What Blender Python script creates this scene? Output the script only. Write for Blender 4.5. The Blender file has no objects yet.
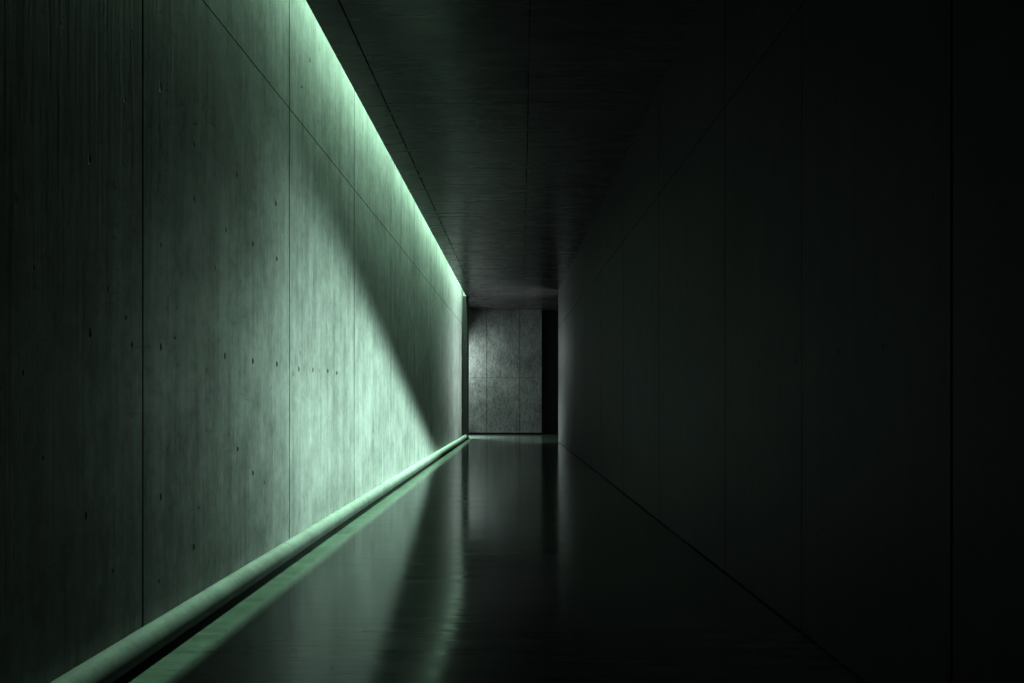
import bpy, bmesh, math, random
random.seed(4)
S = 1.25                      # eye height in metres; all plan sizes below are in eye heights
F = 682.667
YH, VL, VR = 399.3, 522.1, 503.9
SL = (VL - 512) / F           # drift of the left wall per unit depth
SR = (VR - 512) / F
HC = 3.563                    # ceiling height
WL, WR = 1.50, 1.272          # wall distances at depth 0
EDGE = 1.390                  # free edge of the ceiling beside the light slot
ZE = 19.5                     # end wall depth
ZL, ZR = 17.4, 16.0           # where the side walls stop
ZB = -5.0
C = bpy.context.scene.collection
sc = bpy.context.scene

# ------------------------------------------------------------------ helpers
def obj(name, bm, mats, loc=(0, 0, 0), rz=0, kind='structure'):
    me = bpy.data.meshes.new(name)
    bm.normal_update(); bm.to_mesh(me); bm.free()
    for m in (mats if isinstance(mats, (list, tuple)) else [mats]):
        me.materials.append(m)
    o = bpy.data.objects.new(name, me); C.objects.link(o)
    o.location = loc; o.rotation_euler = (0, 0, rz)
    if kind: o['kind'] = kind
    return o

def box(bm, x0, x1, y0, y1, z0, z1, bevel=0, mi=0, face=None):
    """box given in eye heights"""
    vs = [bm.verts.new((x * S, y * S, z * S)) for x in (x0, x1) for y in (y0, y1) for z in (z0, z1)]
    q = [(0, 1, 3, 2), (4, 6, 7, 5), (0, 4, 5, 1), (2, 3, 7, 6), (0, 2, 6, 4), (1, 5, 7, 3)]
    fs = [bm.faces.new([vs[i] for i in f]) for f in q]
    for f in fs: f.material_index = mi
    if face is not None:      # only this side is finished concrete, the joint sides stay dark
        for i, f in enumerate(fs): f.material_index = 0 if i == face else 1
    if bevel:
        es = list({e for f in fs for e in f.edges})
        r = bmesh.ops.bevel(bm, geom=es, offset=bevel, segments=1, affect='EDGES')
        for f in r['faces']: f.material_index = 1 if face is not None else mi

class NT:
    def __init__(s, tree): s.t = tree; s.n = tree.nodes; s.l = tree.links
    def put(s, sock, v):
        if v is None: return
        if isinstance(v, bpy.types.NodeSocket): s.l.new(v, sock)
        else: sock.default_value = v
    def math(s, op, a, b=None, c=None, clamp=False):
        n = s.n.new('ShaderNodeMath'); n.operation = op; n.use_clamp = clamp
        s.put(n.inputs[0], a); s.put(n.inputs[1], b)
        if c is not None: s.put(n.inputs[2], c)
        return n.outputs[0]
    def sstep(s, v, a, b, lo=0.0, hi=1.0, mode='SMOOTHSTEP'):
        n = s.n.new('ShaderNodeMapRange'); n.interpolation_type = mode
        s.put(n.inputs['Value'], v)
        for k, x in (('From Min', a), ('From Max', b), ('To Min', lo), ('To Max', hi)): s.put(n.inputs[k], x)
        return n.outputs[0]
    def noise(s, vec, scale, detail=4, rough=.55, dist=0):
        n = s.n.new('ShaderNodeTexNoise'); s.l.new(vec, n.inputs['Vector'])
        n.inputs['Scale'].default_value = scale; n.inputs['Detail'].default_value = detail
        n.inputs['Roughness'].default_value = rough; n.inputs['Distortion'].default_value = dist
        return n.outputs['Fac']
    def mapv(s, vec, sc_, loc=(0, 0, 0)):
        n = s.n.new('ShaderNodeMapping'); s.l.new(vec, n.inputs['Vector'])
        n.inputs['Scale'].default_value = sc_; n.inputs['Location'].default_value = loc
        return n.outputs[0]
    def sep(s, vec):
        n = s.n.new('ShaderNodeSeparateXYZ'); s.l.new(vec, n.inputs[0]); return n.outputs
    def mixc(s, f, a, b, mode='MIX'):
        n = s.n.new('ShaderNodeMix'); n.data_type = 'RGBA'; n.blend_type = mode
        s.put(n.inputs[0], f); s.put(n.inputs[6], a); s.put(n.inputs[7], b)
        return n.outputs[2]

def mat(name):
    m = bpy.data.materials.new(name); m.use_nodes = True
    t = NT(m.node_tree); b = m.node_tree.nodes['Principled BSDF']
    return m, t, b

def wall_material(name, base, pits=(), axis=1, rough=.62, contrast=1.0, seed=0.0, spec=.35, bump=.35, micro=1.0, grainy=.9):
    """board-marked cast concrete; axis = horizontal coordinate in the object frame"""
    m, t, b = mat(name)
    tc = t.n.new('ShaderNodeTexCoord').outputs['Object']
    tc = t.mapv(tc, (1, 1, 1), (seed, seed * 1.7, seed * .37)) if seed else tc
    def st(h, v):
        s_ = [h, h, h]; s_[2] = v; return tuple(s_)
    grain = t.noise(t.mapv(tc, st(9, .35)), 1.0, 5, .6)         # vertical streaks
    fine = t.noise(t.mapv(tc, st(42, 1.3)), 1.0, 3, .6)         # fine board grain
    cloud = t.noise(tc, .8, 5, .6, .4)                          # large stains
    blot = t.noise(t.mapv(tc, (1, 1, .6)), 4.5, 6, .68)
    speck = t.noise(t.mapv(tc, (1, 1, .45)), 60, 2, .5)
    v = t.math('MULTIPLY_ADD', t.math('SUBTRACT', grain, .5), grainy * contrast, 1.0)
    v = t.math('ADD', v, t.math('MULTIPLY', t.math('SUBTRACT', fine, .5), .45 * contrast * micro))
    v = t.math('ADD', v, t.math('MULTIPLY', t.math('SUBTRACT', cloud, .5), 1.0 * contrast))
    v = t.math('ADD', v, t.math('MULTIPLY', t.math('SUBTRACT', blot, .5), 1.2 * contrast))
    mott = t.noise(t.mapv(tc, (1, 1, .5)), 22, 4, .7)            # small mottling
    v = t.math('ADD', v, t.math('MULTIPLY', t.math('SUBTRACT', mott, .5), .8 * micro * contrast))
    v = t.math('SUBTRACT', v, t.sstep(speck, .66, .76, 0, .35 * micro))
    # small blow holes, stretched upright
    vo = t.n.new('ShaderNodeTexVoronoi'); vo.feature = 'F1'
    t.l.new(t.mapv(tc, (1, 1, .42)), vo.inputs['Vector']); vo.inputs['Scale'].default_value = 5.5
    cs = t.n.new('ShaderNodeSeparateColor'); t.l.new(vo.outputs['Color'], cs.inputs[0])
    rad = t.sstep(cs.outputs[0], .55, 1.0, 0, .045, 'LINEAR')
    hole = t.math('LESS_THAN', vo.outputs['Distance'], rad)
    v = t.math('MULTIPLY', v, t.math('MULTIPLY_ADD', hole, -.6, 1.0))
    height = t.math('ADD', t.math('MULTIPLY', grain, .5), t.math('MULTIPLY', fine, .35))
    height = t.math('SUBTRACT', height, t.math('MULTIPLY', hole, 1.2))
    # the large pits seen in the photograph
    if pits:
        co = t.sep(t.n.new('ShaderNodeTexCoord').outputs['Object'])
        wob = t.math('MULTIPLY', t.math('SUBTRACT', blot, .5), 1.6)
        tot = None
        for (u, h, su, sh) in pits:
            a = t.math('DIVIDE', t.math('SUBTRACT', co[axis], u), su)
            c = t.math('DIVIDE', t.math('SUBTRACT', co[2], h), sh)
            a = t.math('ADD', a, t.math('MULTIPLY', t.math('MULTIPLY', c, c), .5))
            d = t.math('ADD', t.math('MULTIPLY', a, a), t.math('MULTIPLY', c, c))
            tot = d if tot is None else t.math('MINIMUM', tot, d)
        pit = t.sstep(t.math('ADD', tot, wob), 1.25, .55)
        v = t.math('MULTIPLY', v, t.math('MULTIPLY_ADD', pit, -.88, 1.0))
        height = t.math('SUBTRACT', height, t.math('MULTIPLY', pit, 1.0))
    v = t.math('MAXIMUM', v, .06)
    cmb = t.n.new('ShaderNodeVectorMath'); cmb.operation = 'SCALE'
    cmb.inputs[0].default_value = base; t.l.new(v, cmb.inputs['Scale'])
    t.l.new(cmb.outputs[0], b.inputs['Base Color'])
    b.inputs['Roughness'].default_value = rough
    b.inputs['Specular IOR Level'].default_value = spec
    bp = t.n.new('ShaderNodeBump'); bp.inputs['Strength'].default_value = bump
    bp.inputs['Distance'].default_value = .004
    t.l.new(height, bp.inputs['Height']); t.l.new(bp.outputs[0], b.inputs['Normal'])
    return m

def plain(name, col, rough=.8, spec=.2):
    m, t, b = mat(name)
    tc = t.n.new('ShaderNodeTexCoord').outputs['Object']
    n = t.noise(tc, 12, 4)
    c = t.mixc(n, tuple(x * .7 for x in col) + (1,), tuple(x * 1.3 for x in col) + (1,))
    t.l.new(c, b.inputs['Base Color']); b.inputs['Roughness'].default_value = rough
    b.inputs['Specular IOR Level'].default_value = spec
    return m

# ------------------------------------------------------------------ measured pits
def left_pt(x, y):
    z = F * WL / (VL - x); return z * S, (1 + (YH - y) / F * z) * S, z
def right_pt(x, y):
    z = F * WR / (x - VR); return z * S, (1 + (YH - y) / F * z) * S, z
def pits_for(lst, fn, W):
    out = []
    for (x, y, w, h) in lst:
        u, hh, z = fn(x, y)
        su = .75 * (w / 2) * z * z / (F * W) * S; sh = (h / 2) * z / F * S
        out.append((u, hh, su, sh))
    return out
LP = [(61,24,2,5),(125,99,2.6,6),(161,87,3.2,10),(90,159,4,11),(194,145,2.6,6),(237,175,2,5),(194,199,2,6),(276,204,2,5),
      (310,60,1.5,6),(302,87,2,3),(161,245,2,6),(226,230,2,7),(253,244,2,6),(277,259,2,5),(34,268,2.5,5),(126,318,3,6),
      (90,333,4,11),(132,345,3,7),(161,347,2.6,9),(175,338,2,3),(225,356,2,8),(253,361,2.4,7),(277,364,2,6),(299,369,1.6,6),
      (313,370,1.6,6),(328,371,1.5,4),(337,373,1.5,4),(23,373,3,7),(238,449,2,5),(43,458,3,6),(86,516,3.2,9),(161,497,2.4,8),
      (253,473,2,6),(194,547,2.4,6),(159,581,2,5),(113,571,2.4,5)]
RP = [(884,347,3.5,9),(839,352,3,9),(796,360,2.5,8),(760,363,2.5,6),(760,484,3,7),(732,365,2,5),(760,264,2.5,6),(817,535,3,6)]

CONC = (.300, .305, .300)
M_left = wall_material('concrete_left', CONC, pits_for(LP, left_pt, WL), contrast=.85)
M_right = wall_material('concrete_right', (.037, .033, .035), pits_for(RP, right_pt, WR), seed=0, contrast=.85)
M_end = wall_material('concrete_end', (.195, .20, .197), axis=0, seed=7.3, contrast=1.1, micro=1.9, grainy=.35)
M_dark = plain('dark_joint', (.012, .012, .012))
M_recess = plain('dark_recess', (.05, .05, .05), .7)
M_curb = wall_material('concrete_curb', (.088, .095, .090), seed=3.1, contrast=.6, rough=.8, bump=.2)
M_shaft = plain('shaft_lining', (.10, .10, .10))

# ceiling: smooth slightly sheened concrete with cross grain
def ceiling_material():
    m, t, b = mat('concrete_ceiling')
    tc = t.n.new('ShaderNodeTexCoord').outputs['Object']
    streak = t.noise(t.mapv(tc, (.5, 7, 1)), 1.0, 5, .6)
    fine = t.noise(t.mapv(tc, (2, 30, 1)), 1.0, 3, .6)
    cloud = t.noise(tc, .7, 4)
    v = t.math('MULTIPLY_ADD', t.math('SUBTRACT', streak, .5), .5, 1.0)
    v = t.math('ADD', v, t.math('MULTIPLY', t.math('SUBTRACT', cloud, .5), .9))
    v = t.math('ADD', v, t.math('MULTIPLY', t.math('SUBTRACT', fine, .5), .4))
    cmb = t.n.new('ShaderNodeVectorMath'); cmb.operation = 'SCALE'
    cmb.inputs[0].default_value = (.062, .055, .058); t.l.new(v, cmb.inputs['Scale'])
    t.l.new(cmb.outputs[0], b.inputs['Base Color'])
    t.l.new(t.sstep(streak,   .3, .7, .23, .30), b.inputs['Roughness'])
    b.inputs['Specular IOR Level'].default_value = .9
    bp = t.n.new('ShaderNodeBump'); bp.inputs['Strength'].default_value = .25; bp.inputs['Distance'].default_value = .004
    t.l.new(t.math('ADD', streak, t.math('MULTIPLY', fine, .4)), bp.inputs['Height']); t.l.new(bp.outputs[0], b.inputs['Normal'])
    return m
def floor_material():
    m, t, b = mat('polished_floor')
    tc = t.n.new('ShaderNodeTexCoord').outputs['Object']
    streak = t.noise(t.mapv(tc, (.6, 9, 1)), 1.0, 5, .6)
    fine = t.noise(t.mapv(tc, (3, 26, 1)), 1.0, 4, .6)
    cloud = t.noise(tc, 1.1, 5)
    v = t.math('MULTIPLY_ADD', t.math('SUBTRACT', cloud, .5), 1.0, 1.0)
    v = t.math('ADD', v, t.math('MULTIPLY', t.math('SUBTRACT', streak, .5), 1.3))
    cmb = t.n.new('ShaderNodeVectorMath'); cmb.operation = 'SCALE'
    cmb.inputs[0].default_value = (.070, .086, .074); t.l.new(v, cmb.inputs['Scale'])
    t.l.new(cmb.outputs[0], b.inputs['Base Color'])
    t.l.new(t.math('ADD', t.sstep(streak, .3, .7, .08, .16), t.math('MULTIPLY', t.math('SUBTRACT', fine, .5), .12)), b.inputs['Roughness'])
    b.inputs['Specular IOR Level'].default_value = .62
    bp = t.n.new('ShaderNodeBump'); bp.inputs['Strength'].default_value = .22; bp.inputs['Distance'].default_value = .004
    t.l.new(t.math('ADD', streak, t.math('MULTIPLY', fine, .5)), bp.inputs['Height']); t.l.new(bp.outputs[0], b.inputs['Normal'])
    return m
M_ceil, M_floor = ceiling_material(), floor_material()

RL, RR = -math.atan(SL), -math.atan(SR)

# ------------------------------------------------------------------ left wall (runs up past the ceiling, behind the slot)
TOP = HC + 1.45
bm = bmesh.new()
seams = [ZB] + [2.70 - 1.70 * k for k in (3, 2, 1)] + [2.70 + 1.70 * k for k in range(9)] + [ZL]
seams = sorted(s for s in seams if s >= ZB)
HJ = 1 + WL / .80
for a, b_ in zip(seams[:-1], seams[1:]):
    for h0, h1 in ((0, HJ), (HJ, TOP)):
        box(bm, -.12, 0, a + .0035, b_ - .0035, h0 + (.0014 if h0 else 0), h1 - (.0014 if h0 == 0 else 0), bevel=.002, face=1)
box(bm, -.30, -.022, ZB, ZL, 0, TOP, mi=1)
obj('wall_left', bm, [M_left, M_dark], (-WL * S, 0, 0), RL)

# ------------------------------------------------------------------ right wall
bm = bmesh.new()
rs = [ZB, -3.1, -1.4, .27, 1.94, 2.915, 3.93, 5.60, 7.27, 8.94, 10.61, 12.28, 13.95, ZR]
HR = 1 + 1.684
for i, (a, b_) in enumerate(zip(rs[:-1], rs[1:])):
    for h0, h1 in ((.007, HR), (HR, HC)):
        ga = .0035 if a != 2.915 else .001; gb = .0035 if b_ != 2.915 else .001
        box(bm, 0, .12, a + ga, b_ - gb, h0 + (.002 if h0 > 1 else 0), h1 - (.002 if h0 < 1 else 0), bevel=.002, face=0)
box(bm, .022, .30, ZB, ZR, 0, HC, mi=1)
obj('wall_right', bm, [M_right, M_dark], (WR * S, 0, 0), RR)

# ------------------------------------------------------------------ end wall, with the dark recess at its right
bm = bmesh.new()
XR = .857
ex = [-5.0, -3.3, -1.62, -.99, -.72 + .6, .222, XR]
ex = [-5.0, -3.2, -1.45, -.72, .222, XR]
for a, b_ in zip(ex[:-1], ex[1:]):
    for h0, h1 in ((.045, 1.62), (1.62, HC)):
        box(bm, a + .004, b_ - .004, ZE, ZE + .15, h0, h1 - (.002 if h0 < 1 else 0), bevel=.002, face=2)
box(bm, -5.0, XR, ZE + .03, ZE + .4, 0, HC, mi=1)
obj('wall_end', bm, [M_end, M_dark])
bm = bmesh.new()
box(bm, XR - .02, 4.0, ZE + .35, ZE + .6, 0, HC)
obj('wall_recess', bm, M_recess)  # dark colour stands in for the unlit opening
# passages that open left and right in front of the end wall
bm = bmesh.new(); box(bm, -5.2, -5.0, 15.5, ZE + .5, 0, HC); obj('wall_passage_left', bm, M_end)
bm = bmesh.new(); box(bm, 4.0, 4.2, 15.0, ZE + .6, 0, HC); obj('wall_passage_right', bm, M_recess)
bm = bmesh.new(); box(bm, -5.0, -1.52, ZL - .3, ZL - .02, 0, HC); obj('wall_passage_near', bm, M_end)
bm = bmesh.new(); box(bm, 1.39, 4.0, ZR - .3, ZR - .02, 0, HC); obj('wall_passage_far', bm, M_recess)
bm = bmesh.new(); box(bm, -2.0, 2.0, ZB - .3, ZB, 0, TOP); obj('wall_back', bm, M_recess)

# corner post at the left wall's end, shade put in as dark colour
bm = bmesh.new(); box(bm, .03, .14, 16.95, ZL, 0, HC, bevel=.004)
obj('trim_1', bm, M_dark, (-WL * S, 0, 0), RL)

# ------------------------------------------------------------------ floor
bm = bmesh.new(); box(bm, -5.2, 4.2, ZB - .3, ZE + .6, -.2, 0)
obj('floor', bm, M_floor)

# ------------------------------------------------------------------ ceiling with its long joints; free edge beside the slot
bm = bmesh.new()
G = .0035
def strip(x0, x1, y0, y1, h1, cuts=()):
    ys = [y0] + [c for c in cuts if y0 < c < y1] + [y1]
    for a, b_ in zip(ys[:-1], ys[1:]):
        box(bm, x0, x1, a + .002, b_ - .002, HC, h1, bevel=.003)
strip(-EDGE, -1.177 - G, ZB, ZL, HC + .2)
box(bm, -EDGE, -1.2, ZB, ZL, HC + .19, TOP, mi=1)
strip(-1.177 + G, .053 - G, ZB, ZE + .4, HC + .2, (1.2, 5.9, 10.6, 15.3))
strip(.053 + G, 1.36, ZB, ZE + .4, HC + .2, (1.2, 5.9, 10.6, 15.3))
box(bm, -1.3, 1.5, ZB, ZE + .6, HC + .02, HC + .3, mi=1)
ce = obj('ceiling', bm, [M_ceil, M_dark], (0, 0, 0), RL)
bm = bmesh.new()
box(bm, -5.2, -.6, ZL + .1, ZE + .6, HC + .001, HC + .3)
box(bm, 1.0, 4.2, ZR - .5, ZE + .6, HC + .001, HC + .3)
obj('ceiling_passage', bm, M_ceil)
# roof over the light slot and its end stops
bm = bmesh.new()
box(bm, -WL - .3, -1.2, ZB - .3, ZL, TOP, TOP + .1)
box(bm, -WL - .02, -1.2, ZL, ZL + .12, HC - .0, TOP + .1)
obj('ceiling_slot', bm, M_shaft, (0, 0, 0), RL)

# ------------------------------------------------------------------ rounded curb along the foot of the left wall
bm = bmesh.new()
R_ = .0555; XC, HCU = .0555, .0690
cs = [ZB] + [s * .945 for s in seams if 4 < s < 16] + [16.95]
def curb_x(z):       # leans out a little at its far end
    return .035 * max(0, (z - 6) / 11) ** 1.3
for a, b_ in zip(cs[:-1], cs[1:]):
    a2, b2 = a + .001, b_ - .001
    NS = 28; rings = []
    for zz, rr in ((a2, R_ - .0015), (a2 + .002, R_), (a2 + .008, R_), ((a2 + b2) / 2, R_), (b2 - .008, R_), (b2 - .002, R_), (b2, R_ - .0015)):
        ring = []
        for k in range(NS):
            th = 2 * math.pi * k / NS
            ring.append(bm.verts.new(((XC + curb_x(zz) + rr * math.cos(th)) * S, zz * S, (HCU + rr * math.sin(th)) * S)))
        rings.append(ring)
    for r0, r1 in zip(rings[:-1], rings[1:]):
        for k in range(NS):
            f = bm.faces.new([r0[k], r1[k], r1[(k + 1) % NS], r0[(k + 1) % NS]]); f.smooth = True
    for f in (bm.faces.new(rings[0]), bm.faces.new(list(reversed(rings[-1])))): f.material_index = 1
bmesh.ops.recalc_face_normals(bm, faces=bm.faces)
box(bm, 0, .055, ZB, 16.95, 0, .05, mi=1)      # dark plinth the curb sits on
obj('baseboard_left', bm, [M_curb, M_dark], (-WL * S, 0, 0), RL)

# ------------------------------------------------------------------ lights
GREEN = (.64, 1.0, .76)
def area(name, x, y, z, sx, sy, power, col, rot=(0, 0, 0), spread=180):
    l = bpy.data.lights.new(name, 'AREA'); l.shape = 'RECTANGLE'; l.size = sx * S; l.size_y = sy * S
    l.energy = power; l.color = col; l.spread = math.radians(spread)
    o = bpy.data.objects.new(name, l); C.objects.link(o)
    o.location = (x * S, y * S, z * S); o.rotation_euler = rot
    return o
# hidden luminaires lying in the slot above the ceiling
U = .045
segs = [(1.6, 2.6, .06), (2.6, 3.6, .10), (3.6, 4.4, .50), (4.4, 5.0, 1.2), (5.0, 7.0, 1.4), (7.0, 10.0, 1.5), (10.0, 13.5, 1.75), (13.5, 17.2, 1.95)]
for a, b_, e in segs:
    zc = (a + b_) / 2
    area('slot_light', -EDGE - U + SL * zc, zc, HC + (1.2 if zc < 11 else 1.15), .03, b_ - a, (66.0 if zc < 11 else 57) * e * (b_ - a), GREEN, (0, 0, RL), 120)
# light from the side passage in front of the end wall
area('passage_light', -2.0, 18.85, 2.3, .9, .8, 75, (.86, 1.0, .95), (0, math.radians(-62), math.radians(-25)), 180)
area('low_passage_light', -1.9, 18.35, 1.0, .35, .6, 120, (.86, 1.0, .95), (0, math.radians(-38), math.radians(-35)), 120)
area('added_side_light', 2.0, 16.9, 1.9, 1.6, 1.0, 60, (.86, 1.0, .95), (0, math.radians(90), math.radians(28)), 120)  # added unseen lamp, brightens the far end of the left wall

# added lamp behind the viewpoint; nodes shape its wedge of light and shadow edge
P = (0.9, -2.0, 1.7)
l = bpy.data.lights.new('added_wedge_lamp', 'POINT'); l.shadow_soft_size = .03; l.energy = 1.0
l.use_nodes = True; t = NT(l.node_tree); em = l.node_tree.nodes['Emission']
inc = t.n.new('ShaderNodeNewGeometry').outputs['Incoming']
d = t.sep(inc); DS = 1.0
dx, dy, dz = [t.math('MULTIPLY', q, DS) for q in d]
# meet the wall plane X = -WL + SL*y
den = t.math('SUBTRACT', t.math('MULTIPLY', dy, SL), dx)
den = t.math('MAXIMUM', den, 1e-4)
k = t.math('DIVIDE', P[0] + WL - SL * P[1], den)
zz = t.math('MULTIPLY_ADD', k, dy, P[1]); hh = t.math('MULTIPLY_ADD', k, dz, P[2])
cut = t.math('SUBTRACT', t.math('MULTIPLY_ADD', zz, -.3558, 2.32 + .3558 * 5.336), hh)
edge = t.sstep(cut, -.32, .34)
ramp = t.n.new('ShaderNodeFloatCurve')
t.l.new(t.math('DIVIDE', zz, 14), ramp.inputs['Value'])
cv = ramp.mapping.curves[0]
pts = [(0, 0), (1.6, .01), (2.2, .02), (2.8, .08), (3.2, .13), (3.6, .22), (4.2, .50), (4.7, .76), (5.2, .86), (6.0, .92), (7, 1.0), (10, 1.0), (14, 1.0)]
cv.points[0].location = (0, 0); cv.points[1].location = (1, 1.0)
for x, y in pts[1:-1]: cv.points.new(x / 14, y)
ramp.mapping.update()
sg = t.math('MULTIPLY', t.math('MULTIPLY', zz, zz), .08)
dv = t.math('SUBTRACT', hh, .95)
vert = t.math('EXPONENT', t.math('MULTIPLY', t.math('DIVIDE', t.math('MULTIPLY', dv, dv), sg), -1))
low = t.sstep(hh, -.17, -.07)
I = t.math('MULTIPLY', t.math('MULTIPLY', edge, ramp.outputs[0]), t.math('MULTIPLY', vert, low))
I = t.math('MULTIPLY', I, t.math('GREATER_THAN', den, .01))
I = t.math('MULTIPLY', I, t.math('MULTIPLY', t.math('MULTIPLY', k, k), k))   # even irradiance over the wall
t.l.new(t.math('MULTIPLY', I, 28.0), em.inputs['Strength'])
em.inputs['Color'].default_value = (.72, 1.0, .86, 1)
o = bpy.data.objects.new('added_wedge_lamp', l); C.objects.link(o); o.location = tuple(q * S for q in P)

w = bpy.data.worlds.new('World'); sc.world = w; w.use_nodes = True
w.node_tree.nodes['Background'].inputs[0].default_value = (.02, .025, .022, 1)
w.node_tree.nodes['Background'].inputs[1].default_value = .1

# ------------------------------------------------------------------ camera
cd = bpy.data.cameras.new('Camera'); cd.lens = 24; cd.sensor_width = 36; cd.shift_y = (YH - 341.5) / 1024
cam = bpy.data.objects.new('Camera', cd); C.objects.link(cam)
cam.location = (0, 0, S); cam.rotation_euler = (math.radians(90), 0, 0); sc.camera = cam
sc.view_settings.view_transform = 'Standard'; sc.view_settings.look = 'None'
sc.view_settings.gamma = .72; sc.view_settings.exposure = 1.3
sc.cycles.max_bounces = 10; sc.cycles.diffuse_bounces = 3
sc.cycles.use_denoising = True
sc.cycles.sample_clamp_indirect = 3
